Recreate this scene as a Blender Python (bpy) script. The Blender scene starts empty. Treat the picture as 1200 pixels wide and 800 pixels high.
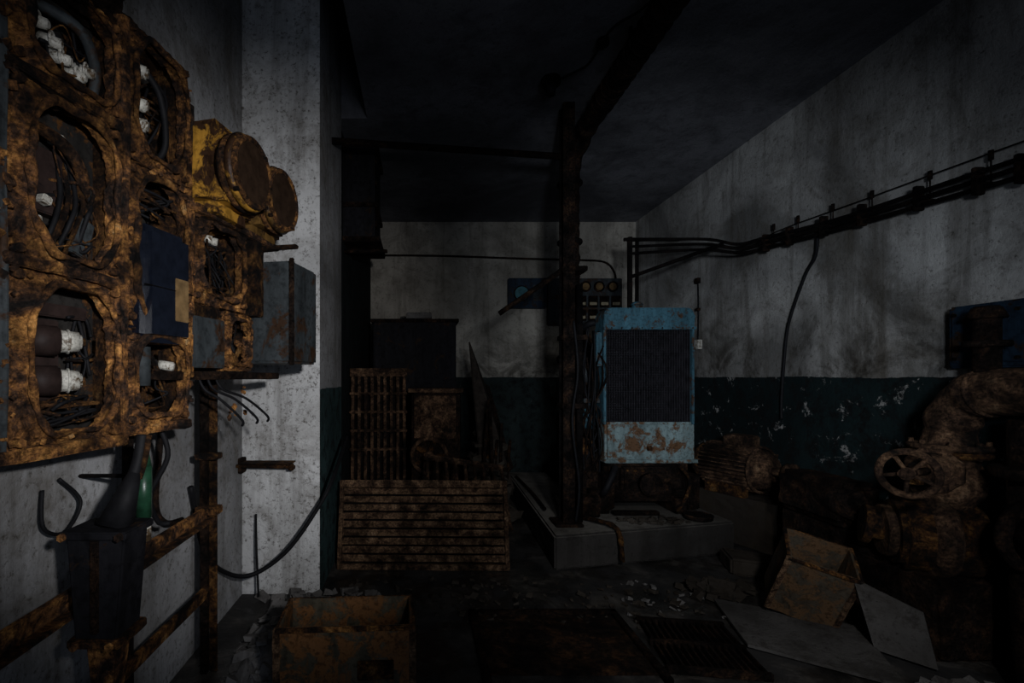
import bpy, bmesh, math, random
from mathutils import Vector, Matrix, Euler, noise
random.seed(7)
S = bpy.context.scene
S.view_settings.view_transform = 'Standard'

# ------------------------------------------------------------ materials
def newmat(name):
    m = bpy.data.materials.new(name); m.use_nodes = True
    nt = m.node_tree
    b = nt.nodes['Principled BSDF']
    return m, nt, b
def N(nt, t, **k):
    n = nt.nodes.new(t)
    for a, v in k.items():
        if a in n.inputs: n.inputs[a].default_value = v
        else: setattr(n, a, v)
    return n
def ramp(nt, fac, stops):
    r = nt.nodes.new('ShaderNodeValToRGB')
    el = r.color_ramp.elements
    while len(el) < len(stops): el.new(0.5)
    for e, (p, c) in zip(el, stops):
        e.position = p
        e.color = (c[0], c[1], c[2], 1) if not isinstance(c, (int, float)) else (c, c, c, 1)
    nt.links.new(fac, r.inputs['Fac'])
    return r.outputs['Color']
def mix(nt, fac, a, b, mode='MIX'):
    m = nt.nodes.new('ShaderNodeMix'); m.data_type = 'RGBA'; m.blend_type = mode
    for sock, v in ((m.inputs[0], fac), (m.inputs[6], a), (m.inputs[7], b)):
        if hasattr(v, 'links'): nt.links.new(v, sock)
        elif isinstance(v, (int, float)): sock.default_value = v
        else: sock.default_value = (v[0], v[1], v[2], 1)
    return m.outputs[2]
def nz(nt, vec, scale, detail=8, rough=0.6, dist=0.0):
    n = N(nt, 'ShaderNodeTexNoise'); n.inputs['Scale'].default_value = scale
    n.inputs['Detail'].default_value = detail; n.inputs['Roughness'].default_value = rough
    n.inputs['Distortion'].default_value = dist
    nt.links.new(vec, n.inputs['Vector'])
    return n.outputs['Fac']
def bump(nt, b, h, strength, dist=0.01):
    bp = N(nt, 'ShaderNodeBump'); bp.inputs['Strength'].default_value = strength
    bp.inputs['Distance'].default_value = dist
    nt.links.new(h, bp.inputs['Height']); nt.links.new(bp.outputs['Normal'], b.inputs['Normal'])
def stretch(nt, vec, s):
    mp = N(nt, 'ShaderNodeMapping'); mp.inputs['Scale'].default_value = s
    nt.links.new(vec, mp.inputs['Vector']); return mp.outputs['Vector']
def pos(nt):
    return N(nt, 'ShaderNodeNewGeometry').outputs['Position']

def rust(name, bright=1.0, scale=9, stops=None, spec=.12):
    m, nt, b = newmat(name); p = pos(nt)
    n1 = nz(nt, p, scale, 12, 0.72, 0.4); n2 = nz(nt, p, scale*6, 8, 0.75); n3 = nz(nt, p, 4.2, 8, .65, .6)
    k = bright
    st = stops or [(0.38,(.010*k,.008*k,.007*k)),(0.46,(.050*k,.026*k,.015*k)),(0.53,(.18*k,.078*k,.026*k)),
                   (0.61,(.44*k,.205*k,.055*k)),(0.72,(.58*k,.40*k,.20*k))]
    c = ramp(nt, n1, st)
    d = ramp(nt, n2, [(0.40,0.15),(0.58,1.0)])
    c = mix(nt, 0.9, c, d, 'MULTIPLY')
    c = mix(nt, 0.85, c, ramp(nt, n3, [(0.40,0.12),(0.54,1.0)]), 'MULTIPLY')
    nt.links.new(c, b.inputs['Base Color']); b.inputs['Roughness'].default_value = 0.9
    b.inputs['Specular IOR Level'].default_value = spec
    bump(nt, b, n2, 1.0, 0.018)
    return m
def paint(name, col, rustcol=(.10,.04,.015), amt=0.5, scale=6, rough=0.6, spec=0.12):
    m, nt, b = newmat(name); p = pos(nt)
    n1 = nz(nt, p, scale, 12, 0.72, 0.5); n2 = nz(nt, p, scale*5, 8, 0.65)
    v = nz(nt, stretch(nt, p, (14,14,2.2)), 1.0, 6, 0.6)
    base = mix(nt, ramp(nt, v, [(0.35,0.0),(0.7,1.0)]), col, tuple(x*0.4 for x in col))
    f = ramp(nt, n1, [(amt,0.0),(amt+0.06,1.0)])
    r = mix(nt, ramp(nt, n2, [(0.4,0),(0.6,1)]), rustcol, tuple(x*0.3 for x in rustcol))
    c = mix(nt, f, base, r)
    c = mix(nt, 0.6, c, ramp(nt, n2, [(0.36,0.2),(0.52,1.0)]), 'MULTIPLY')
    nt.links.new(c, b.inputs['Base Color'])
    b.inputs['Roughness'].default_value = rough; b.inputs['Specular IOR Level'].default_value = spec
    bump(nt, b, n2, 0.5, 0.007)
    return m
def wall(name, base, dado=None, dado_z=1.45, dirt=(.10,.085,.065), amt=0.5, peel=0.62, belt=0.0, soot=.4, grit=.41, mold=.6):
    m, nt, b = newmat(name); p = pos(nt)
    big = nz(nt, p, 0.7, 10, 0.58, 0.6); med = nz(nt, p, 2.4, 12, 0.72, 0.9); fine = nz(nt, p, 38, 8, 0.75)
    mid = nz(nt, p, 9, 12, .78, .3)
    strk = nz(nt, stretch(nt, p, (5,5,0.40)), 1.0, 10, 0.68, 0.4)
    c = mix(nt, ramp(nt, big, [(amt-.12,0),(amt+.12,1.0)]), base, tuple(x*soot for x in base))
    c = mix(nt, ramp(nt, med, [(0.50,0),(0.68,mold)]), c, dirt)
    c = mix(nt, ramp(nt, strk, [(0.50,0),(0.72,0.75)]), c, tuple(x*.7 for x in dirt))
    c = mix(nt, ramp(nt, mid, [(0.36,mold*.8),(0.46,0)]), c, tuple(x*.8 for x in dirt))
    c = mix(nt, ramp(nt, fine, [(grit-.08,0.8),(grit+.03,0)]), c, tuple(x*.6 for x in dirt))
    sx = N(nt, 'ShaderNodeSeparateXYZ'); nt.links.new(p, sx.inputs[0]); z = sx.outputs['Z']
    if belt > 0:
        mr = N(nt, 'ShaderNodeMapRange'); nt.links.new(z, mr.inputs['Value'])
        mr.inputs['From Min'].default_value = 2.35; mr.inputs['From Max'].default_value = 1.5
        mm = N(nt, 'ShaderNodeMath', operation='MULTIPLY')
        nt.links.new(mr.outputs[0], mm.inputs[0])
        nt.links.new(ramp(nt, nz(nt, p, 2.3, 12, .72, .6), [(0.45,0),(0.58,belt)]), mm.inputs[1])
        c = mix(nt, mm.outputs[0], c, (.030,.026,.020))
    if dado:
        w = N(nt, 'ShaderNodeMath', operation='MULTIPLY_ADD')
        nt.links.new(med, w.inputs[0]); w.inputs[1].default_value = 0.05; nt.links.new(z, w.inputs[2])
        lt = N(nt, 'ShaderNodeMath', operation='LESS_THAN'); nt.links.new(w.outputs[0], lt.inputs[0])
        lt.inputs[1].default_value = dado_z + 0.025
        g = mix(nt, ramp(nt, big, [(0.4,0),(0.65,1)]), dado, tuple(x*.4 for x in dado))
        g = mix(nt, ramp(nt, nz(nt, p, 6.5, 12, .78, .5), [(peel,0),(peel+.03,1)]), g, tuple(x*.6 for x in base))
        g = mix(nt, ramp(nt, mid, [(0.40,0.9),(0.52,0)]), g, (.008,.008,.008))
        c = mix(nt, lt.outputs[0], c, g)
    nt.links.new(c, b.inputs['Base Color']); b.inputs['Roughness'].default_value = 0.95
    b.inputs['Specular IOR Level'].default_value = 0.06
    bump(nt, b, mix(nt, 0.5, mid, fine), 0.6, 0.025)
    return m
def plain(name, col, rough=0.6, spec=0.3, var=0.5, metal=0):
    m, nt, b = newmat(name); p = pos(nt)
    n = nz(nt, p, 22, 8, .65)
    c = mix(nt, ramp(nt, n, [(0.35,1),(0.62,0)]), col, tuple(x*(1-var) for x in col))
    nt.links.new(c, b.inputs['Base Color']); b.inputs['Roughness'].default_value = rough
    b.inputs['Specular IOR Level'].default_value = spec; b.inputs['Metallic'].default_value = metal
    bump(nt, b, n, 0.3, 0.004)
    return m

M_rust  = rust('rust_orange', 1.6, 9)
M_rustd = rust('rust_dark', 0.45, 10)
M_rustm = rust('rust_medium', 0.95, 11)
BK = [(0.35,(.007,.006,.005)),(0.5,(.020,.013,.010)),(0.62,(.055,.029,.016)),(0.75,(.12,.065,.034))]
M_rustk = rust('rust_black', 1, 10, BK, .06)
BK2 = [(0.35,(.004,.004,.004)),(0.55,(.012,.009,.008)),(0.68,(.03,.018,.012)),(0.78,(.06,.035,.02))]
M_blk = rust('sooty_black_iron', 1, 10, BK2, .06)
M_rusty_gen = rust('rust_brown_heavy', 0.5, 14, [(0.34,(.014,.008,.005)),(0.45,(.09,.050,.029)),(0.58,(.28,.165,.09)),(0.76,(.46,.32,.20))])
M_pump = rust('rust_pump_brown', 0.5, 9, [(0.36,(.010,.008,.006)),(0.47,(.060,.033,.020)),(0.59,(.18,.10,.054)),(0.76,(.36,.24,.14))])
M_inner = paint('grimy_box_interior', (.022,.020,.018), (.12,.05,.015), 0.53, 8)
M_yel   = paint('ochre_paint_worn', (.44,.22,.030), (.050,.024,.012), 0.47, 7, .5, .2)
M_yel2  = paint('brown_ochre_paint', (.16,.085,.022), (.03,.017,.010), 0.49, 7, .5, .2)
M_bluep = paint('blue_paint_worn', (.052,.135,.175), (.08,.045,.025), 0.53, 8, .5)
M_bluet = paint('blue_paint_rust_streaked', (.19,.26,.26), (.15,.08,.040), 0.49, 9, .5)
M_bluegr= paint('blue_grey_box_paint', (.042,.049,.052), (.05,.026,.014), 0.52, 6)
M_dkblue= paint('dark_blue_enamel', (.012,.026,.044), (.035,.02,.012), 0.52, 6)
M_dkcab = paint('dark_cabinet_paint', (.012,.012,.014), (.04,.022,.012), 0.56, 5, .7, .06)
M_black = plain('black_bakelite', (.006,.008,.014), .22, .45, .4)
M_rub   = plain('black_rubber', (.007,.007,.008), .65, .12)
M_porc  = paint('porcelain_dirty', (.58,.56,.49), (.13,.085,.045), .52, 22, .3, .35)
M_tan   = plain('terminal_card', (.17,.105,.045), .8, .1)
M_card  = plain('indicator_label', (.34,.28,.18), .7, .2, .4)
M_bake  = plain('brown_bakelite', (.024,.015,.013), .6, .12)
M_green = plain('green_conduit', (.014,.055,.028), .35, .4)
M_conc  = wall('concrete_oily', (.20,.185,.16), None, amt=.52, dirt=(.05,.042,.034))
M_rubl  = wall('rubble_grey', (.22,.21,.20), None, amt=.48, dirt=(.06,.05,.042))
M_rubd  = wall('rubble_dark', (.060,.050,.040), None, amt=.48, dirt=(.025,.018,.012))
M_glass = plain('dial_glass_dirty', (.030,.017,.010), .35, .4)
M_core  = plain('radiator_core_black', (.010,.010,.012), .6, .1)
M_board = wall('grey_sheet', (.115,.108,.10), None, amt=.46, dirt=(.030,.026,.022), mold=.9)
M_boardd= plain('brown_board', (.03,.023,.018), .85, .1, .6)
M_wallL = wall('plaster_left', (.44,.44,.44), None, amt=.48, grit=.43)
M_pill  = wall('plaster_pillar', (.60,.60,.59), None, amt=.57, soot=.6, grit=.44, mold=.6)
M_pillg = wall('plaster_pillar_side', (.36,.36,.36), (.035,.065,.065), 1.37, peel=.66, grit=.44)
M_wallR = wall('plaster_right', (.50,.49,.46), (.014,.026,.027), 1.45, amt=.49, peel=.585, belt=.9, soot=.30, mold=.6)
M_wallB = wall('plaster_back', (.48,.44,.37), (.026,.036,.034), 1.45, amt=.5, peel=.66, belt=.8, soot=.4)
M_ceil  = wall('ceiling_soot', (.20,.20,.215), None, amt=.5, dirt=(.08,.08,.085))
M_floor, nt, b = newmat('floor_oily'); p = pos(nt)
c = ramp(nt, nz(nt, p, 2.6, 12, .78, .5), [(0.38,(.005,.005,.005)),(0.52,(.018,.016,.014)),(0.66,(.07,.062,.052))])
nt.links.new(c, b.inputs['Base Color'])
nt.links.new(ramp(nt, nz(nt, p, 2.2, 6), [(0.42,0.08),(0.56,0.8)]), b.inputs['Roughness'])
b.inputs['Specular IOR Level'].default_value = .5
bump(nt, b, nz(nt, p, 14, 10, .7), 0.35, 0.012)

# ------------------------------------------------------------ geometry helpers
class Asm:
    def __init__(s, name, loc=(0,0,0), rot=(0,0,0)):
        e = bpy.data.objects.new(name, None); e.empty_display_size = .1
        e.location = loc; e.rotation_euler = rot
        S.collection.objects.link(e); s.e = e
def add(name, me, mat, par=None, smooth=False):
    o = bpy.data.objects.new(name, me); S.collection.objects.link(o)
    if mat: me.materials.append(mat)
    if par: o.parent = par.e
    if smooth:
        for f in me.polygons: f.use_smooth = True
    return o
def from_bm(name, bm, mat, par, smooth=False):
    me = bpy.data.meshes.new(name); bmesh.ops.recalc_face_normals(bm, faces=bm.faces)
    bm.to_mesh(me); bm.free(); return add(name, me, mat, par, smooth)
def roughen(o, strength=.012, scale=.05, lv=3):
    if lv:
        s = o.modifiers.new('sub', 'SUBSURF'); s.subdivision_type = 'SIMPLE'; s.levels = lv; s.render_levels = lv
    t = bpy.data.textures.new('cl', 'CLOUDS'); t.noise_scale = scale; t.noise_depth = 3
    d = o.modifiers.new('disp', 'DISPLACE'); d.texture = t; d.strength = strength; d.mid_level = .5
    d.texture_coords = 'LOCAL'
    return o
def box(par, name, c, s, mat, rot=(0,0,0), bev=.004, rough=0):
    bm = bmesh.new(); bmesh.ops.create_cube(bm, size=1)
    for v in bm.verts: v.co = Vector((v.co.x*s[0], v.co.y*s[1], v.co.z*s[2]))
    if bev: bmesh.ops.bevel(bm, geom=bm.edges[:], offset=min(bev, min(s)*.3), segments=2, affect='EDGES')
    R = Euler(rot).to_matrix().to_4x4()
    bm.transform(Matrix.Translation(c) @ R)
    o = from_bm(name, bm, mat, par)
    if rough: roughen(o, rough, .05, 3)
    return o
def b2(par, name, lo, hi, mat, **k):
    return box(par, name, tuple((a+b)/2 for a, b in zip(lo, hi)), tuple(abs(b-a) for a, b in zip(lo, hi)), mat, **k)
def cyl(par, name, p1, p2, r1, mat, r2=None, seg=24, bev=0):
    p1 = Vector(p1); p2 = Vector(p2); d = p2-p1
    bm = bmesh.new()
    bmesh.ops.create_cone(bm, cap_ends=True, segments=seg, radius1=r1, radius2=r1 if r2 is None else r2, depth=d.length)
    if bev: 
        bmesh.ops.bevel(bm, geom=[e for e in bm.edges if len(e.link_faces) == 2 and any(len(f.verts) > 4 for f in e.link_faces)], offset=bev, segments=2, affect='EDGES')
    q = Vector((0,0,1)).rotation_difference(d.normalized()).to_matrix().to_4x4()
    bm.transform(Matrix.Translation((p1+p2)/2) @ q)
    o = from_bm(name, bm, mat, par)
    for f in o.data.polygons: f.use_smooth = len(f.vertices) == 4
    return o
def catmull(pts, n=8, closed=False):
    P = [Vector(p) for p in pts]; out = []
    if len(P) < 3: return P
    L = len(P)
    for i in range(L if closed else L-1):
        if closed: a, b_, c_, d = P[i-1], P[i], P[(i+1) % L], P[(i+2) % L]
        else: a = P[max(i-1,0)]; b_ = P[i]; c_ = P[i+1]; d = P[min(i+2, L-1)]
        for k in range(n):
            t = k/n
            out.append(.5*((2*b_)+(-a+c_)*t+(2*a-5*b_+4*c_-d)*t*t+(-a+3*b_-3*c_+d)*t**3))
    if not closed: out.append(P[-1])
    return out
def tube(par, name, pts, r, mat, n=8, closed=False, lump=0, seg=12):
    P = catmull(pts, n, closed); bm = bmesh.new(); rings = []
    L = len(P); up = None
    for i, p in enumerate(P):
        t = ((P[(i+1) % L]-P[i-1]) if closed else (P[min(i+1, L-1)]-P[max(i-1, 0)])).normalized()
        if up is None:
            up = t.orthogonal().normalized()
        up = (up - t*up.dot(t)).normalized(); sd = t.cross(up)
        rr = r*(1+lump*noise.noise(p*14)*1.5)
        rings.append([bm.verts.new(p+(up*math.cos(a)+sd*math.sin(a))*rr) for a in [2*math.pi*k/seg for k in range(seg)]])
    for i in range(L if closed else L-1):
        A = rings[i]; B = rings[(i+1) % L]
        for k in range(seg): bm.faces.new((A[k], A[(k+1) % seg], B[(k+1) % seg], B[k]))
    if not closed:
        bm.faces.new(rings[0]); bm.faces.new(rings[-1][::-1])
    return from_bm(name, bm, mat, par, True)
def torus(par, name, c, axis, R, r, mat, seg=40):
    ax = Vector(axis).normalized(); u = ax.orthogonal().normalized(); v = ax.cross(u)
    pts = [Vector(c)+(u*math.cos(a)+v*math.sin(a))*R for a in [2*math.pi*k/seg for k in range(seg)]]
    return tube(par, name, pts, r, mat, n=1, closed=True)
def prism(par, name, prof, y0, y1, mat, bev=.006):
    bm = bmesh.new()
    A = [bm.verts.new((x, y0, z)) for x, z in prof]; B = [bm.verts.new((x, y1, z)) for x, z in prof]
    n = len(prof)
    for i in range(n): bm.faces.new((A[i], A[(i+1) % n], B[(i+1) % n], B[i]))
    bm.faces.new(A); bm.faces.new(B)
    if bev: bmesh.ops.bevel(bm, geom=bm.edges[:], offset=bev, segments=2, affect='EDGES')
    return from_bm(name, bm, mat, par)
def sheet(par, name, corners, th, mat):
    C = [Vector(c) for c in corners]; n = (C[1]-C[0]).cross(C[3]-C[0]).normalized()*th
    bm = bmesh.new(); A = [bm.verts.new(c) for c in C]; B = [bm.verts.new(c+n) for c in C]
    for i in range(len(C)):
        j = (i+1) % len(C); bm.faces.new((A[i], A[j], B[j], B[i]))
    bm.faces.new(A); bm.faces.new(B)
    return from_bm(name, bm, mat, par)
def multi_boxes(par, name, lst, mat):
    bm = bmesh.new()
    for (c, s, rot) in lst:
        Mx = Matrix.Translation(c) @ Euler(rot).to_matrix().to_4x4() @ Matrix.Diagonal((s[0], s[1], s[2], 1))
        bmesh.ops.create_cube(bm, size=1, matrix=Mx)
    return from_bm(name, bm, mat, par)
def rubble(name, cx, cy, rx, ry, h, n, smin, smax, mat, par=None, flat=.6, z0=0):
    bm = bmesh.new()
    for i in range(n):
        a = random.random()*6.283; q = math.sqrt(random.random())
        x = cx+rx*q*math.cos(a); y = cy+ry*q*math.sin(a); s = random.uniform(smin, smax)*random.uniform(.6, 1)
        z = h*(1-q*q)*random.uniform(.3, 1)+s*.18
        Mx = Matrix.Translation((x, y, z)) @ Euler((random.uniform(-.6,.6), random.uniform(-.6,.6), random.random()*6)).to_matrix().to_4x4() @ Matrix.Diagonal((s, s*random.uniform(.5,1), s*random.uniform(.2, flat), 1))
        r = bmesh.ops.create_cube(bm, size=1, matrix=Mx)
        for v in r['verts']: v.co += Vector((random.uniform(-1,1), random.uniform(-1,1), random.uniform(-1,1)))*s*.14
    for v in bm.verts: v.co.z = max(v.co.z, .003)
    if h > .08:
        K = 20
        c0 = bm.verts.new((cx, cy, h*.85)); prev = [c0]*K
        for ring in (.35, .65, 1.0):
            cur = [bm.verts.new((cx+rx*ring*math.cos(6.283*k/K), cy+ry*ring*math.sin(6.283*k/K), max(.004, h*.85*(1-ring*ring)+random.uniform(-.02,.03)))) for k in range(K)]
            for k in range(K):
                if prev[0] is c0: bm.faces.new((c0, cur[k], cur[(k+1) % K]))
                else: bm.faces.new((prev[k], cur[k], cur[(k+1) % K], prev[(k+1) % K]))
            prev = cur
    for v in bm.verts: v.co.z += z0
    return from_bm(name, bm, mat, par)
def bolts(par, pts, axis, r, mat):
    ax = Vector(axis)
    for p in pts: cyl(par, 'bolt', Vector(p), Vector(p)+ax, r, mat, seg=6)

# ------------------------------------------------------------ room shell
XL, XR, YB, YF, H = -1.19, 3.07, 6.8, -2.2, 3.66
HH = 4.9   # tall shaft strip along the left wall
b2(None, 'floor', (XL-.2, YF, -.2), (XR+.2, YB+.2, 0), M_floor, bev=0)
b2(None, 'ceiling', (-.45, YF, H), (XR+.2, YB+.2, HH+.2), M_ceil, bev=0)
b2(None, 'ceiling_recess', (XL-.2, 4.08, H), (-.45, YB+.2, HH+.2), M_ceil, bev=0)
b2(None, 'ceiling_shaft', (XL-.2, YF, HH), (-.45, 4.08, HH+.2), M_ceil, bev=0)
b2(None, 'wall_left', (XL-.2, YF, 0), (XL, YB, HH), M_wallL, bev=0)
b2(None, 'wall_right', (XR, YF, 0), (XR+.2, YB+.2, H), M_wallR, bev=0)
b2(None, 'wall_back', (XL-.2, YB, 0), (XR, YB+.2, H), M_wallB, bev=0)
b2(None, 'wall_front', (XL-.2, YF-.2, 0), (XR+.2, YF, HH), M_wallL, bev=0)
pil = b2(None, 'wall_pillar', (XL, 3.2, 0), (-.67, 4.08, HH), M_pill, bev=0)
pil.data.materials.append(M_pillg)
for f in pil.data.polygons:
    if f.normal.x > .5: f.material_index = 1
b2(None, 'wall_recess', (XL, 4.08, 0), (-.70, YB, H), paint('recess_wall_dark', (.016,.02,.02), (.03,.026,.024), .6, 3, .9, .05), bev=0)  # near-black base colour over the whole recess wall

# ------------------------------------------------------------ left switchboard
L = Asm('rusty_electrical_distribution_board', (-1.08, 1.23, 0), (0, 0, math.radians(78)))
def dep(t): return max(.05, (.11+.208*t)/.978-.012)
def frame_ring(par, name, t0, t1, z0, z1, o, mat, y=0, th=.03, cut=1.6, lip=.010, disp=.024):
    ct, cz = (o[0]+o[1])/2, (o[2]+o[3])/2; hw, hh = (o[1]-o[0])/2, (o[3]-o[2])/2
    ang = [2*math.pi*k/56 for k in range(56)]
    for (x, z) in ((t0,z0),(t1,z0),(t0,z1),(t1,z1)): ang.append(math.atan2(z-cz, x-ct) % (2*math.pi))
    ang = sorted(set(round(a, 5) for a in ang))
    inn, out = [], []
    for a in ang:
        c, s = math.cos(a), math.sin(a)
        r = min(hw/max(abs(c),1e-6), hh/max(abs(s),1e-6), cut/(abs(c)/hw+abs(s)/hh))
        r *= 1+.06*noise.noise(Vector((c*2.2+t0*9, s*2.2+z0*7, 0)))
        inn.append((ct+c*r, cz+s*r))
        ro = min(((t1-ct) if c > 0 else (ct-t0))/max(abs(c),1e-6), ((z1-cz) if s > 0 else (cz-z0))/max(abs(s),1e-6))
        out.append((ct+c*ro, cz+s*ro))
    bm = bmesh.new(); n = len(ang)
    layers = []
    for f, yy in ((0, y-.020), (.30, y-.004), (.75, y+.008), (1, y)):
        layers.append([bm.verts.new((i[0]*(1-f)+q[0]*f, yy, i[1]*(1-f)+q[1]*f)) for i, q in zip(inn, out)])
    ib = [bm.verts.new((i[0], y+th, i[1])) for i in inn]; obk = [bm.verts.new((q[0], y+th, q[1])) for q in out]
    seq = [ib]+layers+[obk]
    for A, B in zip(seq[:-1], seq[1:]):
        for k in range(n): bm.faces.new((A[k], A[(k+1) % n], B[(k+1) % n], B[k]))
    o_ = from_bm(name, bm, mat, par); roughen(o_, disp, .025, 2)
    tube(par, name+'_lip', [(i[0], y-.022, i[1]) for i in inn[::2]], lip, mat, n=3, closed=True, lump=.8)
def swbox(t0, t1, z0, z1, o, mat=M_rust, y=0, **k):
    d = dep(t0)
    frame_ring(L, 'cover_frame', t0, t1, z0, z1, o, mat, y=y, **k)
    w = .012
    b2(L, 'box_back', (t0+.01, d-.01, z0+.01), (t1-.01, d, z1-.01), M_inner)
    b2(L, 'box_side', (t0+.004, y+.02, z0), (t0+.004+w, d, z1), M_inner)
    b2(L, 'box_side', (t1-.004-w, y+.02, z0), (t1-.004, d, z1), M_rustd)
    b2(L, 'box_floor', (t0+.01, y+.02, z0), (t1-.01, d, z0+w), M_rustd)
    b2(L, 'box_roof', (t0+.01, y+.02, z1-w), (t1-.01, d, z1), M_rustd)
    bolts(L, [(t0+.03, y-.02, z0+.03), (t1-.03, y-.02, z0+.03), (t0+.03, y-.02, z1-.03), (t1-.03, y-.02, z1-.03)], (0, .03, 0), .013, mat)
def wires(t0, t1, z0, z1, y0, y1, n, mats, r=.005):
    for i in range(n):
        k = random.randint(3, 5)
        P = [(random.uniform(t0, t1), random.uniform(y0, y1), random.uniform(z0, z1)) for _ in range(k)]
        tube(L, 'wire', P, r*random.uniform(.4, 1.2), random.choice(mats), n=7, seg=7)
swbox(-.34, .0, 1.24, 1.75, (-.30, -.04, 1.30, 1.70))
swbox(-.34, .0, 1.76, 2.28, (-.30, -.04, 1.82, 2.22))
swbox(.01, .375, 1.245, 1.755, (.065, .345, 1.285, 1.715))
swbox(.01, .375, 1.765, 2.275, (.065, .345, 1.80, 2.24))
swbox(.01, .375, 2.285, 2.62, (.065, .345, 2.32, 2.585), cut=1.65)
swbox(.385, .71, 1.275, 1.62, (.425, .68, 1.31, 1.60), M_rust)
swbox(.385, .71, 1.63, 2.195, (.425, .68, 1.66, 2.165), M_rustm)
swbox(.385, .71, 2.205, 2.68, (.425, .68, 2.245, 2.645), M_rustm)
swbox(.72, 1.12, 1.76, 2.15, (.765, 1.08, 1.80, 2.11), M_rust)
swbox(.93, 1.17, 1.48, 1.75, (.965, 1.14, 1.51, 1.72), M_rust, lip=.006)
b2(L, 'blue_grey_terminal_box', (.72, -.03, 1.49), (.91, .15, 1.70), M_bluegr, rough=.006)
b2(L, 'box_step', (.72, .0, 1.70), (.92, .15, 1.755), M_rustd, rough=.01)
b2(L, 'seam_lump', (.365, -.02, 1.25), (.395, .03, 2.66), M_rust, rough=.03)
b2(L, 'seam_lump', (.70, -.015, 1.45), (.73, .05, 2.55), M_rust, rough=.03)
b2(L, 'seam_lump', (.0, -.02, 1.745), (.38, .03, 1.775), M_rust, rough=.03)
b2(L, 'seam_lump', (.0, -.02, 2.265), (.38, .03, 2.295), M_rustm, rough=.03)
b2(L, 'seam_lump', (-.012, -.010, 1.25), (.012, .03, 2.6), M_bluegr, rough=.02)
b2(L, 'bottom_lip', (-.3, -.03, 1.225), (.38, .08, 1.26), M_rust, rough=.03)
b2(L, 'bottom_lip', (.38, -.02, 1.25), (.71, .10, 1.285), M_rust, rough=.03)
b2(L, 'mounting_channel', (.55, .0, 1.44), (1.45, .06, 1.475), M_rustk, rough=.004)
b2(L, 'sooty_top_debris', (-.2, .0, 2.60), (.40, .08, 2.76), M_rustk, rough=.12)
fb = []
for i in range(900):
    t = random.uniform(-.05, 1.12); z = random.uniform(1.26, 2.62)
    if t > .72 and z > 2.13: continue
    near = min(abs(t-.0), abs(t-.38), abs(t-.715), abs(t-1.1))
    nearz = min(abs(z-1.26), abs(z-1.755), abs(z-2.28)) if t < .38 else min(abs(z-1.62), abs(z-2.2), abs(z-1.29))
    if near > .035 and nearz > .035: continue
    if .43 < t < .68 and 1.56 < z < 2.0: continue
    if t > .72 and z < 1.75 and t < .95: continue
    s = random.uniform(.006, .026)
    fb.append(((t, -.012, z), (s, .010, s*random.uniform(.5, 1.2)), (random.uniform(-.6,.6), random.uniform(-1,1), random.uniform(-.6,.6))))
multi_boxes(L, 'rust_flakes', fb, M_rust)
def fuse(t, z, rb=.044, rc=.034, t0=.09):
    cyl(L, 'fuse_body', (t0, .05, z), (t, .005, z), rb, M_bake, bev=.006)
    cyl(L, 'fuse_cap', (t-.005, .01, z), (t+.046, -.022, z), rc, M_porc, r2=rc*.84, bev=.007)
    torus(L, 'fuse_cap_groove', (t+.018, -.004, z), (.85, -.53, 0), rc, .0035, M_porc, 24)
    cyl(L, 'fuse_tip', (t+.042, -.019, z), (t+.054, -.027, z), rc*.36, M_rustm)
fuse(.165, 1.555); fuse(.165, 1.440)
b2(L, 'fuse_base', (.09, .045, 1.38), (.20, .075, 1.62), M_bake)
cyl(L, 'fuse_cap', (.055, .035, 1.47), (.085, .01, 1.47), .030, M_porc, bev=.006)
b2(L, 'terminal_strip', (.10, .05, 1.63), (.30, .07, 1.67), M_bake)
wires(.10, .32, 1.30, 1.40, .0, .06, 10, [M_rub, M_rustd, M_rustm])
wires(.22, .33, 1.4, 1.68, .02, .08, 5, [M_rub, M_rustd])
b2(L, 'contactor_block', (.12, .05, 1.93), (.22, .09, 2.12), M_bake)
b2(L, 'porcelain_piece', (.09, .02, 1.86), (.13, .06, 1.91), M_porc)
b2(L, 'porcelain_piece', (.10, .03, 2.02), (.12, .06, 2.06), M_porc)
b2(L, 'porcelain_piece', (.13, .02, 1.95), (.16, .05, 1.975), M_porc, rot=(0,.3,0))
b2(L, 'porcelain_piece', (.17, .02, 2.14), (.20, .06, 2.17), M_porc)
for i in range(5):
    tube(L, 'cable_core', [(.14+.03*i, .06, 1.83), (.15+.03*i, .02, 1.87+.02*i), (.19+.025*i, .03, 2.0), (.2+.02*i, .07, 2.15)], .007, [M_rub, M_rustd][i % 2])
tube(L, 'thick_lead', [(.10, .07, 2.18), (.17, .01, 2.14), (.25, .02, 2.08), (.30, .07, 1.98)], .018, M_rustm)
b2(L, 'blue_cover_scrap', (.24, .04, 1.83), (.31, .06, 1.95), M_bluegr, rot=(.1,.2,.2))
wires(.10, .32, 1.83, 2.18, .01, .07, 9, [M_rub, M_rustm, M_rustd])
for t, z in ((.10, 2.46), (.14, 2.43), (.17, 2.40), (.22, 2.38), (.25, 2.41)):
    cyl(L, 'insulator', (t, .05, z), (t+.03, .0, z-.01), .019, M_porc, r2=.014, bev=.004)
    torus(L, 'insulator_ring', (t+.015, .02, z), (.6, -.9, -.1), .019, .004, M_porc, 20)
tube(L, 'grey_conduit', [(.12, .05, 2.52), (.22, -.005, 2.50), (.29, .01, 2.42), (.31, .05, 2.34)], .016, M_bluegr)
wires(.10, .31, 2.35, 2.55, .01, .07, 8, [M_rub, M_rustm])
b2(L, 'meter_housing', (.432, -.05, 1.575), (.675, .10, 1.99), M_black, bev=.028)
b2(L, 'meter_housing_seam', (.430, -.052, 1.77), (.677, -.04, 1.774), M_blk)
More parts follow.
